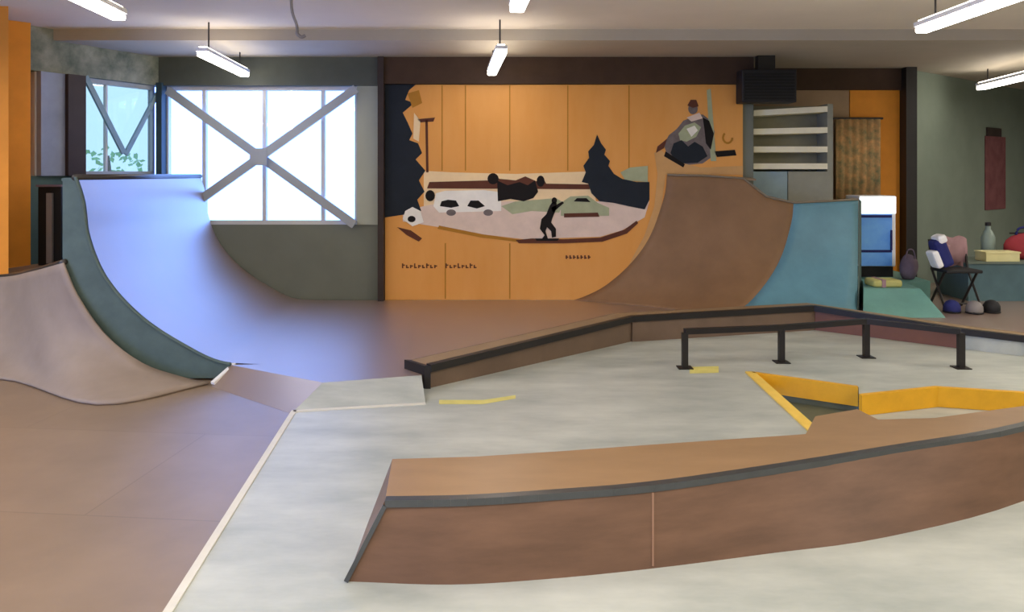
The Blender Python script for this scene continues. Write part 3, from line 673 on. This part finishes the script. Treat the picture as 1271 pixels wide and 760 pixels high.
# teal box with things on it
tb = thing('manual_box', 'low teal grey box against the dark grey green wall', 'box', (6.3, 9.8, .1))
link('body', box(B(), (5.38, 9.5, .1), (7.6, 10.2, .54)), mat('teal_grey_box', (78, 104, 110), .6, .18, 3), tb)
link('top_panel', box(B(), (5.36, 9.48, .54), (7.62, 10.22, .56)), mat('teal_grey_top', (104, 116, 106), .6, .15, 3), tb)
cd = thing('cardboard_box', 'flat cream carton on the teal box', 'carton', (5.82, 9.66, .56))
link('carton', box(B(), (5.62, 9.55, .56), (6.02, 9.78, .655)), CREAM, cd, bevel=.004)
link('lid', box(B(), (5.61, 9.54, .655), (6.03, 9.79, .675)), CREAM, cd, bevel=.004)
bt = thing('bottle', 'grey green bottle standing behind the cream carton', 'bottle', (5.88, 9.95, .56))
link('body', lathe(B(), [(.07, 0), (.08, .02), (.08, .26), (.05, .33), (.03, .36), (.03, .41)], (5.88, 9.95, .56)), BOTG, bt, smooth=True)
link('cap', lathe(B(), [(.034, .40), (.034, .44), (.02, .445)], (5.88, 9.95, .56)), BLACKM, bt)
rb = thing('sports_bag', 'red sports bag on the teal box beside the bottle', 'bag', (6.32, 9.85, .56))
link('body', blob(B(), (6.27, 9.84, .56 + .145), (.25, .15, .176), 11), RED, rb, smooth=True)
link('handle', tube(B(), catmull([(6.14, 9.82, .86), (6.19, 9.82, .94), (6.35, 9.82, .94), (6.40, 9.82, .86)], 5), .014, 8), NAVY, rb, smooth=True)
link('zip', box(B(), (6.08, 9.83, .866), (6.46, 9.85, .885)), BLACKM, rb)

# faded banner on the dark wall
def rw(t, z, off): return R0 + RU * t + RN * off + Vector((0, 0, z))
bn = thing('wall_banner', 'faded maroon banner hanging on the dark grey green wall', 'banner', rw(2.9, 1.1, .02))
bm = B(); prism(bm, [rw(2.5, 1.05, .005), rw(3.3, 1.05, .005), rw(3.3, 2.18, .005), rw(2.5, 2.18, .005)], RN * .012); link('cloth', bm, MAROON, bn)
bm = B(); prism(bm, [rw(2.55, 2.18, .003), rw(3.1, 2.18, .003), rw(3.1, 2.31, .003), rw(2.55, 2.31, .003)], RN * .025); link('top_board', bm, DARKC, bn)

# ------------------------------------------------------------------ light
wd = bpy.data.worlds.new('world'); scene.world = wd; wd.use_nodes = True
bgn = wd.node_tree.nodes['Background']; bgn.inputs['Color'].default_value = (.185, .36, 1.0, 1); bgn.inputs['Strength'].default_value = 6.5
def lamp(name, loc, size, energy, color, rz=0):
    l = bpy.data.lights.new(name, 'AREA'); l.shape = 'RECTANGLE'; l.size, l.size_y = size; l.energy = energy; l.color = color
    o = bpy.data.objects.new(name, l); COL.objects.link(o); o.location = loc; o.rotation_euler = (0, 0, rz); return o
for x in (-5.6, -2.8, .1, 3.3, 6.3):
    for y in (-1.6, 1.4):
        lamp('unseen_tube_light', (x, y, 2.73), (.12, 1.65), 58, (1.0, .92, .82))
for x, y, e in ((6.3, 5.6, 110), (9, 9, 80), (-5.3, 4.9, 58)):  # unseen lamps; right-hand pair strengthened to brighten the dim recess
    lamp('unseen_tube_light', (x, y, 2.73), (.12, 1.65), e, (1.0, .92, .82))

cam = bpy.data.cameras.new('camera'); co = bpy.data.objects.new('camera', cam); COL.objects.link(co)
co.location = (0, 0, EYE); co.rotation_euler = (math.pi / 2, 0, 0)
cam.sensor_width = 36; cam.sensor_fit = 'HORIZONTAL'; cam.lens = 36 * F / 1271; cam.shift_y = -(380 - H0) / 1271; cam.clip_start = .05
scene.camera = co
vs = scene.view_settings; vs.view_transform = 'Standard'; vs.look = 'None'; vs.exposure = 0.1; vs.gamma = 1; vs.use_curve_mapping = False
scene.cycles.use_denoising = True
scene.cycles.max_bounces = 8; scene.cycles.diffuse_bounces = 5
scene.cycles.sample_clamp_indirect = 8
